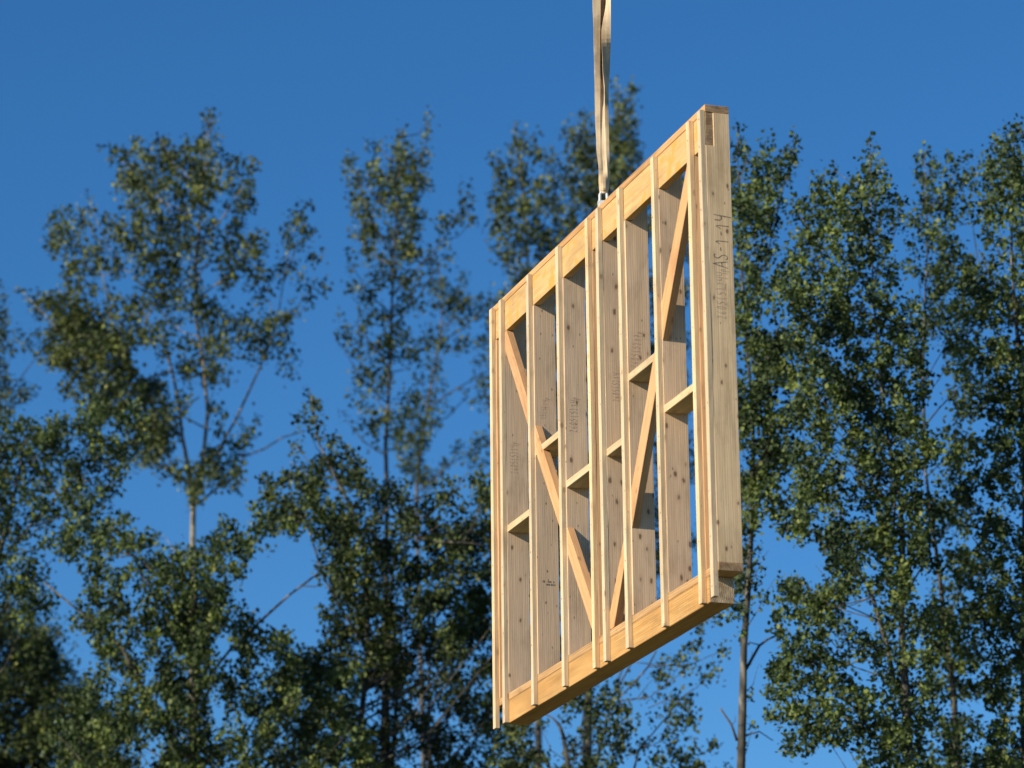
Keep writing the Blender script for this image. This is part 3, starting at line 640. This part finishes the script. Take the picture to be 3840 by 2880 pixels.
FT = [(945, 588, 14, 18, .7), (930, 575, 10, 10, .5), (945, 618, 20, 18, .9), (925, 630, 14, 12, .7), (970, 625, 18, 16, .8), (1000, 585, 9, 12, .5), (1008, 605, 10, 12, .6), (985, 655, 28, 22, 1.1), (955, 655, 20, 18, .9), (1012, 640, 16, 22, .7), (1018, 670, 14, 14, .6), (1045, 655, 18, 14, .8), (1060, 640, 12, 12, .6), (1048, 688, 14, 18, .9), (930, 682, 10, 10, .6), (980, 690, 20, 14, .7), (1010, 700, 16, 14, .6),
      (935, 730, 22, 26, .8), (970, 740, 26, 18, .7), (1010, 745, 24, 18, .7), (1040, 735, 20, 18, .7), (1040, 770, 18, 16, .6), (930, 780, 20, 20, .6), (905, 815, 20, 16, .5), (950, 835, 18, 20, .6), (964, 870, 14, 14, .6), (914, 872, 26, 24, .9), (890, 900, 22, 20, .8), (925, 915, 24, 28, 1), (886, 940, 28, 26, 1), (860, 955, 18, 18, .8), (915, 955, 22, 22, 1), (886, 990, 24, 26, 1.1), (905, 1020, 24, 20, 1), (925, 1035, 24, 18, 1), (953, 1015, 15, 15, .9), (965, 1000, 8, 8, .6),
      (986, 970, 16, 12, .9), (1010, 985, 14, 8, .8), (1028, 998, 20, 11, .9), (1036, 961, 18, 18, .9), (1050, 940, 14, 14, .7), (1011, 853, 12, 8, .7), (1030, 868, 14, 12, .6), (1050, 870, 18, 16, .8), (1045, 825, 18, 16, .8), (1035, 800, 14, 10, .5), (1065, 900, 20, 26, .7)]
total += tree("aspen_tree", "far blurred aspen with a sparse crown, just left of the frame", 84,
     [(920, 1800, 14), (905, 1300, 10), (900, 1050, 8), (920, 900, 6), (945, 760, 5), (960, 640, 3), (946, 570, 1.5)], FT, 1.0, .086, 1.2, 'leaf2',
     limbs=[[(905, 1060, 4, 0), (960, 1010, 3, 0), (1030, 970, 2, 0)], [(925, 880, 4, 0), (985, 840, 3, 0), (1040, 810, 2, 0)]], twig_every=3)
MD = [(665, 838, 8, 16, .6), (668, 862, 12, 14, .7), (672, 888, 20, 18, .9), (690, 890, 12, 16, .7), (630, 902, 10, 8, .8), (645, 905, 14, 7, .6), (660, 912, 20, 12, .9), (690, 920, 20, 14, 1), (700, 945, 20, 16, .9), (636, 962, 8, 8, .6), (715, 958, 18, 16, .9), (640, 975, 18, 16, .9), (625, 992, 16, 14, .8), (735, 975, 20, 14, .7), (755, 990, 16, 14, .7), (780, 1000, 14, 14, .7)]
MD += fill([(560, 1050), (600, 1010), (640, 985), (740, 985), (790, 1010), (850, 1050), (960, 1050), (1060, 1020), (1120, 1050), (1120, 1150), (720, 1150), (620, 1140), (560, 1110)], 33, 26, 1.1)
MD += fill([(690, 1150), (1120, 1150), (1120, 1500), (1060, 1480), (930, 1420), (860, 1450), (800, 1440), (720, 1420), (690, 1260)], 34, 28, 1.45)
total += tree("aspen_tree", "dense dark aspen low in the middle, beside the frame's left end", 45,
     [(757, 1800, 16), (795, 1400, 12), (790, 1200, 10), (760, 1100, 8), (690, 960, 5), (668, 840, 1.5)], MD, 1.3, .052, 1.0, 'leaf2',
     limbs=[[(785, 1180, 5, 0), (900, 1160, 4, -.6), (930, 1167, 4, -1.0), (945, 1170, 6, -1.2), (1000, 1172, 5, -1.2), (1060, 1180, 4, -1.2)], [(780, 1150, 6, 0), (850, 1090, 5, .2), (960, 1060, 3, .2)], [(925, 1150, 4, -1.2), (950, 1135, 3, -1.2), (975, 1125, 2, -1.2)], [(800, 1420, 6, -.2), (700, 1250, 5, -.2), (660, 1120, 4, -.2)]], twig_every=3)
ME = fill([(800, 1440), (860, 1440), (930, 1400), (1090, 1480), (1130, 1600), (1150, 1850), (560, 1850), (560, 1480), (640, 1400), (720, 1420)], 36, 28, 1.15)
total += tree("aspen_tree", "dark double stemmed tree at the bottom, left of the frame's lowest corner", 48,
     [(832, 1900, 26), (833, 1659, 22), (833, 1480, 19), (836, 1380, 14), (845, 1280, 8), (850, 1200, 4)], ME, 1.3, .055, 1.0, 'leaf2',
     limbs=[[(845, 1750, 10, 0), (850, 1600, 9, .1), (858, 1500, 8, .2), (862, 1420, 6, .2)], [(926, 1659, 6, -1.0), (926, 1500, 6, -1.0), (928, 1420, 5, -1.0)], [(905, 1470, 5, -1.0), (890, 1500, 3, -1), (870, 1520, 2, -1)], [(935, 1659, 5, -1.1), (925, 1600, 5, -1.1), (900, 1530, 3, -1.1)]], twig_every=4)

# the pair behind the strap
G1 = [(1112, 266, 7, 10, .7), (1114, 290, 12, 14, .8), (1116, 315, 18, 18, .8), (1158, 284, 8, 8, .6), (1150, 305, 14, 12, .6), (1140, 325, 24, 14, .8), (1068, 335, 8, 12, .6), (1072, 358, 12, 14, .8), (1085, 375, 18, 16, .9), (1118, 352, 26, 24, .9), (1160, 345, 16, 20, .7), (1192, 320, 7, 14, .5), (1198, 330, 8, 8, .5), (1186, 355, 14, 18, .9), (1090, 402, 26, 24, 1), (1128, 395, 30, 26, 1), (1172, 392, 22, 22, .8), (1195, 405, 22, 22, .8), (1080, 440, 22, 26, 1), (1110, 450, 34, 30, 1.1), (1158, 440, 32, 28, 1.1), (1200, 435, 28, 26, .9), (1078, 490, 22, 22, 1), (1118, 495, 30, 26, 1.1), (1165, 485, 32, 26, 1), (1215, 480, 32, 30, 1.1),
      (1074, 525, 14, 18, .9), (1110, 535, 28, 24, 1.1), (1155, 528, 30, 26, 1), (1192, 515, 26, 22, 1), (1105, 565, 18, 18, .9), (1115, 590, 18, 14, .8), (1140, 580, 20, 16, .9), (1078, 550, 14, 10, .8), (1240, 520, 40, 40, .9), (1200, 570, 40, 40, .9), (1150, 620, 30, 30, .8)]
total += tree("aspen_tree", "pointed aspen crown left of the strap, above the frame's sloping edge", 72,
     [(1165, 1800, 18), (1160, 1200, 12), (1150, 800, 9), (1140, 560, 6), (1128, 400, 4), (1112, 265, 2)], G1 + fill([(1080, 600), (1260, 560), (1270, 1100), (1240, 1450), (1100, 1450)], 40, 30, .9), .9, .077, 1.2, 'leaf3', twig_every=3)
G2 = [(1330, 185, 6, 12, .7), (1334, 208, 10, 12, .7), (1358, 188, 8, 8, .6), (1358, 206, 15, 12, 1), (1345, 226, 22, 16, 1), (1356, 248, 22, 20, 1), (1335, 255, 20, 18, .8), (1262, 238, 7, 10, .5), (1262, 255, 13, 14, .8), (1232, 281, 14, 14, .8), (1225, 295, 10, 12, .6), (1266, 280, 22, 18, .9), (1335, 275, 24, 20, 1), (1370, 260, 10, 12, .8), (1362, 282, 16, 16, .9), (1245, 312, 24, 20, 1), (1272, 305, 26, 24, 1), (1312, 300, 26, 24, 1), (1345, 308, 32, 28, 1.1), (1238, 343, 20, 20, 1), (1275, 338, 30, 26, 1.1), (1335, 338, 40, 30, 1.2), (1376, 325, 15, 16, .8), (1385, 345, 10, 8, .5), (1245, 375, 26, 24, 1.1), (1295, 372, 36, 30, 1.1), (1340, 368, 38, 24, 1.1), (1372, 355, 14, 14, .8), (1258, 410, 32, 28, 1.1), (1303, 405, 36, 28, 1), (1262, 445, 32, 26, 1), (1292, 437, 22, 20, 1), (1340, 400, 30, 20, .9)]
total += tree("aspen_tree", "pointed aspen crown right behind the lifting strap", 74,
     [(1269, 1850, 27), (1269, 1600, 23), (1272, 1476, 21), (1290, 1000, 14), (1305, 600, 8), (1318, 400, 5), (1336, 182, 2)], G2 + fill([(1260, 470), (1420, 380), (1500, 300), (1510, 480), (1500, 900), (1490, 1240), (1320, 1380), (1260, 1100)], 42, 30, .75), 1.0, .077, 1.2, 'leaf3', twig_every=3,
     limbs=[[(1285, 1659, 12, 0), (1300, 1600, 9, 0), (1320, 1520, 6, 0), (1345, 1440, 4, 0)]])
# thin, open trees below the frame
G3 = [(1266, 1500, 34, 24, .9), (1240, 1530, 26, 24, .8), (1290, 1530, 30, 24, .8), (1316, 1503, 30, 26, .9), (1330, 1540, 26, 24, .8), (1290, 1575, 36, 26, .7), (1330, 1600, 38, 30, .9), (1300, 1640, 40, 24, .9), (1366, 1540, 24, 18, .6), (1350, 1580, 26, 22, .7), (1372, 1482, 14, 14, .6), (1378, 1515, 16, 10, .5), (1122, 1580, 30, 40, 1.2), (1105, 1640, 40, 40, 1.2), (1145, 1620, 26, 30, 1.0), (1165, 1565, 14, 14, .5), (1160, 1650, 24, 14, .8), (1240, 1600, 22, 26, .7), (1245, 1650, 26, 20, .7), (1380, 1620, 26, 22, .6), (1215, 1560, 16, 18, .5),
      (1415, 1460, 16, 12, .5), (1441, 1448, 22, 20, .7), (1460, 1420, 18, 14, .6), (1483, 1420, 24, 18, .7), (1500, 1395, 18, 14, .6), (1505, 1365, 14, 12, .6), (1483, 1445, 20, 12, .6), (1440, 1490, 20, 12, .5), (1483, 1510, 26, 22, .8), (1455, 1540, 26, 20, .8), (1490, 1545, 18, 16, .6), (1469, 1573, 30, 22, .8), (1430, 1580, 18, 12, .5), (1420, 1520, 14, 10, .4), (1525, 1455, 18, 12, .7), (1545, 1440, 16, 10, .7), (1533, 1475, 12, 10, .5), (1561, 1415, 10, 14, .7), (1575, 1400, 9, 10, .6), (1555, 1460, 12, 9, .6), (1469, 1625, 40, 20, .9), (1430, 1645, 26, 18, .8), (1520, 1620, 24, 12, .7), (1540, 1610, 12, 10, .7), (1500, 1655, 30, 14, .7), (1399, 1560, 14, 14, .4), (1545, 1330, 16, 14, .5), (1520, 1340, 14, 12, .5)]
G3 += fill([(1090, 1665), (1560, 1665), (1560, 1850), (1090, 1850)], 38, 28, .8)
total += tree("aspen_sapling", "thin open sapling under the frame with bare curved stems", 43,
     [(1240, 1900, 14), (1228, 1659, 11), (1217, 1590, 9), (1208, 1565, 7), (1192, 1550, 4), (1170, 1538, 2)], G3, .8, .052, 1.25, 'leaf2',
     limbs=[[(1360, 1545, 4, .2), (1335, 1515, 4, .2), (1338, 1480, 4, .2), (1365, 1430, 3.5, .2), (1388, 1390, 2.5, .2)], [(1335, 1510, 3, .2), (1370, 1475, 4, .2), (1400, 1440, 4, .2), (1418, 1405, 3.5, .2)], [(1360, 1700, 6, .2), (1380, 1620, 4, .2), (1430, 1560, 3, .2), (1480, 1500, 2, .2)], [(1400, 1530, 2, .2), (1440, 1512, 2.5, .2), (1480, 1512, 2, .2)]], twig_every=3)

# right of the frame
H1 = [(1592, 275, 5, 10, .7), (1594, 300, 12, 14, .7), (1605, 322, 16, 16, .8), (1625, 315, 8, 8, .6), (1662, 304, 12, 10, .8), (1656, 325, 9, 14, .7), (1716, 294, 6, 14, .8), (1718, 318, 9, 14, .9), (1722, 340, 12, 14, .9), (1700, 345, 16, 16, .9), (1720, 362, 10, 8, .7), (1660, 355, 24, 16, .9), (1635, 360, 14, 14, .8), (1610, 352, 22, 20, .8), (1690, 368, 20, 18, .9), (1592, 390, 20, 24, .9), (1655, 385, 26, 22, 1.1), (1690, 392, 14, 14, .8), (1630, 400, 24, 20, .9), (1632, 428, 34, 26, 1.1), (1672, 420, 20, 18, .9), (1685, 435, 10, 12, .6), (1597, 440, 26, 26, .9), (1650, 458, 24, 24, 1), (1615, 465, 22, 22, .8), (1600, 500, 24, 28, .8), (1652, 500, 18, 28, .8), (1630, 500, 14, 18, .6), (1670, 478, 8, 8, .6),
      (1640, 540, 20, 14, .6), (1610, 550, 18, 22, .7), (1644, 568, 22, 16, .7), (1670, 560, 12, 10, .5), (1614, 608, 30, 24, .9), (1645, 605, 18, 16, .7), (1600, 650, 24, 26, 1.1), (1630, 650, 18, 16, .8), (1608, 700, 24, 22, .9), (1590, 680, 12, 20, .8)]
H1 = [(x, y, rx * 1.12, ry * 1.1, d * 1.35) for x, y, rx, ry, d in H1]
H1 += fill([(1578, 430), (1690, 420), (1675, 560), (1655, 700), (1585, 720)], 42, 24, .55)
H1 += fill([(1585, 720), (1640, 700), (1700, 660), (1720, 900), (1690, 1000), (1690, 1130), (1600, 1170), (1560, 1180)], 34, 29, 1.4)
H1 += fill([(1580, 400), (1700, 400), (1700, 640), (1720, 800), (1700, 1180), (1570, 1200)], 54, 26, .45)
H1 += [(1603, 1240, 22, 34, 1.3), (1590, 1300, 22, 26, 1.0), (1618, 1290, 16, 20, .9), (1600, 1350, 14, 24, .9), (1622, 1340, 10, 14, .7), (1600, 1430, 10, 20, .7), (1612, 1560, 14, 12, .7), (1625, 1470, 12, 12, .9), (1588, 1540, 12, 14, .8), (1600, 1610, 14, 14, .8), (1618, 1640, 14, 12, .8), (1640, 1430, 14, 10, .7), (1575, 1440, 12, 12, .6), (1560, 1350, 16, 14, .6)]
H1 += [(1600, 1185, 30, 22, 1), (1600, 1215, 20, 30, 1.2), (1620, 1190, 20, 16, .9), (1660, 1185, 12, 10, .5), (1680, 1200, 10, 8, .5), (1650, 1240, 14, 10, .5), (1675, 1245, 20, 10, .8), (1640, 1255, 16, 8, .6), (1600, 1270, 14, 22, .9), (1640, 1290, 14, 16, .9), (1585, 1310, 18, 20, .6), (1595, 1380, 12, 14, .8), (1625, 1400, 8, 12, .7), (1632, 1455, 10, 12, .8), (1600, 1470, 10, 14, .8), (1605, 1510, 14, 22, .9), (1585, 1490, 10, 12, .5), (1630, 1545, 9, 7, .8), (1625, 1575, 12, 10, .6), (1650, 1580, 12, 6, .4), (1560, 1400, 8, 14, .5)]
total += tree("aspen_tree", "straight trunked aspen rising right beside the frame's right end", 35,
     [(1593, 1850, 22), (1601, 1659, 19), (1604, 1540, 18), (1607, 1400, 15), (1615, 1290, 14), (1623, 1160, 11), (1627, 1050, 10), (1627, 950, 9), (1622, 840, 7), (1612, 740, 6), (1600, 560, 4), (1596, 400, 3), (1592, 275, 1.5)], H1, .7, .044, 1.0, 'leaf',
     limbs=[[(1592, 1600, 6, 0), (1580, 1565, 5, 0), (1556, 1530, 4, 0)], [(1612, 1445, 7, .0), (1640, 1395, 6, .1), (1660, 1380, 5, .1), (1685, 1370, 4, .1)], [(1640, 1393, 3, .1), (1620, 1388, 2.5, 0)], [(1627, 900, 4, 0), (1660, 770, 3, .1), (1690, 690, 2, .1)], [(1625, 860, 4, 0), (1648, 790, 4, -.5), (1680, 710, 3, -.5)], [(1608, 690, 3.5, 0), (1655, 560, 3, 0), (1718, 300, 2, .2)], [(1606, 1590, 5, .1), (1640, 1580, 3, .2), (1670, 1600, 2, .2)]], twig_every=3)
I1 = [(1792, 362, 9, 12, .7), (1793, 382, 12, 12, .8), (1769, 387, 12, 12, .8), (1812, 392, 14, 16, .8), (1787, 398, 16, 14, .9), (1757, 413, 20, 18, 1), (1786, 420, 28, 22, 1), (1815, 420, 16, 20, .8), (1733, 443, 20, 18, .9), (1725, 460, 14, 12, .7), (1766, 446, 30, 24, 1.1), (1803, 445, 26, 24, 1),
      (1879, 305, 5, 10, .6), (1879, 328, 9, 14, .9), (1862, 358, 9, 14, .8), (1878, 352, 14, 14, .9), (1895, 355, 14, 16, .9), (1906, 365, 8, 12, .7), (1880, 378, 24, 20, 1.1), (1847, 385, 14, 16, .9), (1868, 405, 26, 22, 1.1), (1895, 400, 20, 26, 1), (1840, 418, 16, 20, .9), (1905, 425, 14, 16, .9), (1935, 408, 7, 12, .5), (1937, 432, 14, 18, .8), (1920, 447, 20, 22, 1), (1953, 445, 10, 18, .6),
      (1733, 476, 20, 24, .8), (1720, 500, 16, 12, .7), (1775, 478, 30, 28, 1.1), (1810, 480, 28, 28, 1), (1865, 440, 32, 28, 1.2), (1885, 478, 36, 32, 1.2), (1848, 480, 24, 28, 1), (1928, 480, 20, 24, .9), (1735, 512, 26, 22, 1), (1705, 540, 16, 18, .9), (1708, 562, 16, 14, .8), (1770, 514, 32, 28, 1.1), (1816, 522, 36, 30, 1.1), (1865, 525, 36, 32, 1.1), (1900, 530, 24, 26, .9), (1925, 540, 12, 16, .8), (1718, 575, 32, 24, 1.1), (1757, 565, 28, 26, .9), (1697, 604, 30, 24, 1.2), (1740, 606, 36, 26, 1.1), (1800, 565, 30, 28, .9), (1845, 570, 26, 24, .9), (1870, 565, 26, 22, .9), (1905, 580, 26, 24, .9), (1930, 600, 22, 24, .9), (1674, 636, 34, 28, 1.2), (1721, 642, 38, 28, 1.2), (1763, 625, 26, 24, .9), (1815, 610, 38, 30, 1.1), (1855, 605, 30, 26, 1), (1890, 620, 24, 22, .9)]
I1 += fill([(1690, 650), (1960, 630), (2000, 700), (2010, 1000), (2020, 1200), (1690, 1190), (1710, 1000), (1720, 850)], 34, 27, 1.15)
I1 += fill([(1660, 1280), (1700, 1250), (1760, 1190), (2030, 1190), (2010, 1659), (2000, 1850), (1860, 1850), (1840, 1620), (1790, 1600), (1720, 1620), (1660, 1560)], 34, 27, 1.15)
total += tree("aspen_tree", "forked aspen in the middle of the right hand group, with two leaning stems", 33,
     [(1975, 1900, 26), (1963, 1659, 22), (1958, 1520, 20), (1950, 1400, 16), (1946, 1300, 15), (1950, 1180, 13), (1945, 1080, 10), (1920, 960, 8), (1900, 800, 6), (1885, 600, 4), (1879, 305, 1.5)], I1, .9, .043, 1.14, 'leaf',
     limbs=[[(1930, 1470, 12, 0), (1918, 1400, 11, -.1), (1900, 1340, 10, -.1), (1885, 1290, 9, -.1), (1868, 1255, 8, -.1), (1830, 1215, 6, -.2), (1790, 1180, 4, -.2)], [(1950, 1310, 5, .1), (1965, 1270, 5, .2), (1985, 1235, 4, .2), (2010, 1200, 3, .2)], [(1938, 1300, 4, 0), (1920, 1265, 4, 0), (1905, 1240, 3, 0)], [(1895, 1600, 6, -.2), (1870, 1565, 6, -.2), (1845, 1530, 4, -.2), (1820, 1500, 3, -.2)], [(1970, 1510, 6, .2), (1985, 1490, 5, .2), (2010, 1490, 4, .2)], [(1930, 1150, 6, 0), (1934, 1060, 5, 0), (1932, 980, 4, 0)], [(1920, 1445, 4, -.1), (1890, 1430, 3, -.1), (1865, 1425, 2, -.1)], [(1895, 760, 4, 0), (1890, 680, 3, 0), (1885, 600, 2, .1)]], twig_every=3)
J1 = [(1997, 326, 7, 12, .7), (1995, 348, 14, 14, .9), (1983, 370, 12, 14, .9), (2014, 358, 14, 14, .8), (2054, 330, 5, 8, .4), (2056, 345, 8, 8, .5), (2000, 382, 24, 20, .9), (2036, 364, 13, 15, .8), (2060, 362, 13, 13, .8), (2080, 355, 10, 12, .8), (2098, 344, 5, 5, .5), (2098, 366, 14, 14, .8), (2018, 402, 20, 20, .9), (2054, 392, 24, 20, .9), (2090, 392, 24, 22, 1), (1993, 412, 15, 17, .8), (2008, 435, 24, 22, 1), (2045, 428, 24, 22, .9), (2085, 425, 20, 22, .7), (1993, 452, 17, 16, .9), (2036, 464, 28, 24, 1), (2065, 460, 20, 24, .7), (1979, 473, 17, 15, .9), (1965, 486, 12, 12, .8), (1987, 494, 20, 17, 1), (2021, 490, 23, 20, 1), (2045, 495, 24, 22, 1), (2012, 520, 22, 16, .9), (1965, 535, 15, 14, .9), (1980, 545, 14, 12, .8), (2036, 532, 28, 24, 1.1), (2066, 550, 32, 24, 1), (1965, 580, 16, 16, .9), (1983, 588, 14, 14, .8), (2034, 582, 32, 26, 1), (2074, 580, 32, 26, 1), (2026, 612, 20, 20, .9), (1990, 610, 12, 12, .5)]
J1 += fill([(2040, 600), (2110, 600), (2130, 640), (2100, 1000), (2110, 1250), (2010, 1200), (2020, 960), (2060, 900), (2050, 800), (1990, 720), (2000, 650)], 34, 27, 1.05)
J1 += fill([(2020, 1200), (2120, 1200), (2130, 1850), (2000, 1850), (2000, 1500)], 34, 27, 1.2)
total += tree("aspen_tree", "aspen second from the right edge, its bare stem showing between leaves", 37,
     [(2080, 1850, 18), (2060, 1500, 14), (2030, 1250, 10), (1998, 1010, 7), (1996, 900, 7), (1994, 830, 6), (1996, 700, 5), (2003, 540, 4), (1998, 330, 1.5)], J1, .8, .046, 1.14, 'leaf',
     limbs=[[(2002, 915, 4, 0), (2030, 880, 3.5, .1), (2060, 850, 3, .1), (2080, 830, 2, .1)], [(1999, 630, 2.5, 0), (2010, 620, 2, 0), (2020, 605, 1.5, 0)], [(2012, 735, 4, .1), (2022, 690, 3.5, .1), (2035, 650, 3, .1)], [(2012, 735, 2.5, .1), (2060, 712, 2, .1), (2090, 700, 1.5, .1)], [(2130, 600, 3, .2), (2112, 560, 2.5, .2), (2100, 480, 2, .2)]], twig_every=3)
K1 = [(2140, 298, 5, 12, .5), (2190, 268, 5, 10, .8), (2190, 288, 15, 14, 1), (2173, 290, 8, 10, .8), (2215, 268, 10, 12, .7), (2150, 315, 14, 14, .9), (2173, 316, 24, 18, 1.1), (2202, 312, 18, 20, 1.1), (2142, 340, 20, 18, .9), (2173, 346, 32, 24, 1.2), (2205, 352, 24, 24, 1.2), (2137, 370, 20, 18, .9), (2172, 376, 32, 24, 1.2), (2203, 390, 26, 26, 1.2), (2138, 411, 24, 24, 1), (2175, 411, 34, 26, 1.2), (2121, 436, 24, 20, 1), (2161, 441, 34, 26, 1.1), (2195, 447, 26, 30, 1.1), (2130, 474, 30, 24, 1.1), (2172, 477, 30, 26, .9), (2146, 518, 32, 24, .9), (2185, 520, 26, 26, .8), (2119, 583, 34, 28, 1), (2165, 570, 28, 26, .7), (2104, 619, 36, 28, 1.1), (2150, 622, 36, 28, 1), (2187, 607, 28, 28, .9), (2250, 400, 50, 80, 1), (2260, 540, 60, 80, 1)]
K1 += fill([(2110, 640), (2330, 640), (2330, 1850), (2130, 1850), (2120, 1200), (2110, 1000)], 34, 28, 1.2)
total += tree("aspen_tree", "dense aspen at the right edge of the picture, tallest on that side", 34,
     [(2215, 1850, 22), (2212, 1400, 16), (2215, 1000, 12), (2200, 760, 9), (2185, 560, 6), (2188, 400, 3.5), (2190, 268, 1.5)], K1, .9, .044, 1.14, 'leaf',
     limbs=[[(2212, 760, 6, 0), (2195, 710, 5, .1), (2175, 660, 4, .1), (2135, 590, 3, .1), (2115, 540, 2, .1)], [(2215, 1290, 6, .0), (2170, 1240, 5, .1), (2130, 1195, 4, .1), (2100, 1160, 3, .1)], [(2212, 560, 5, 0), (2200, 520, 4, 0), (2195, 480, 3, 0)]], twig_every=3)
print("leaves", total)
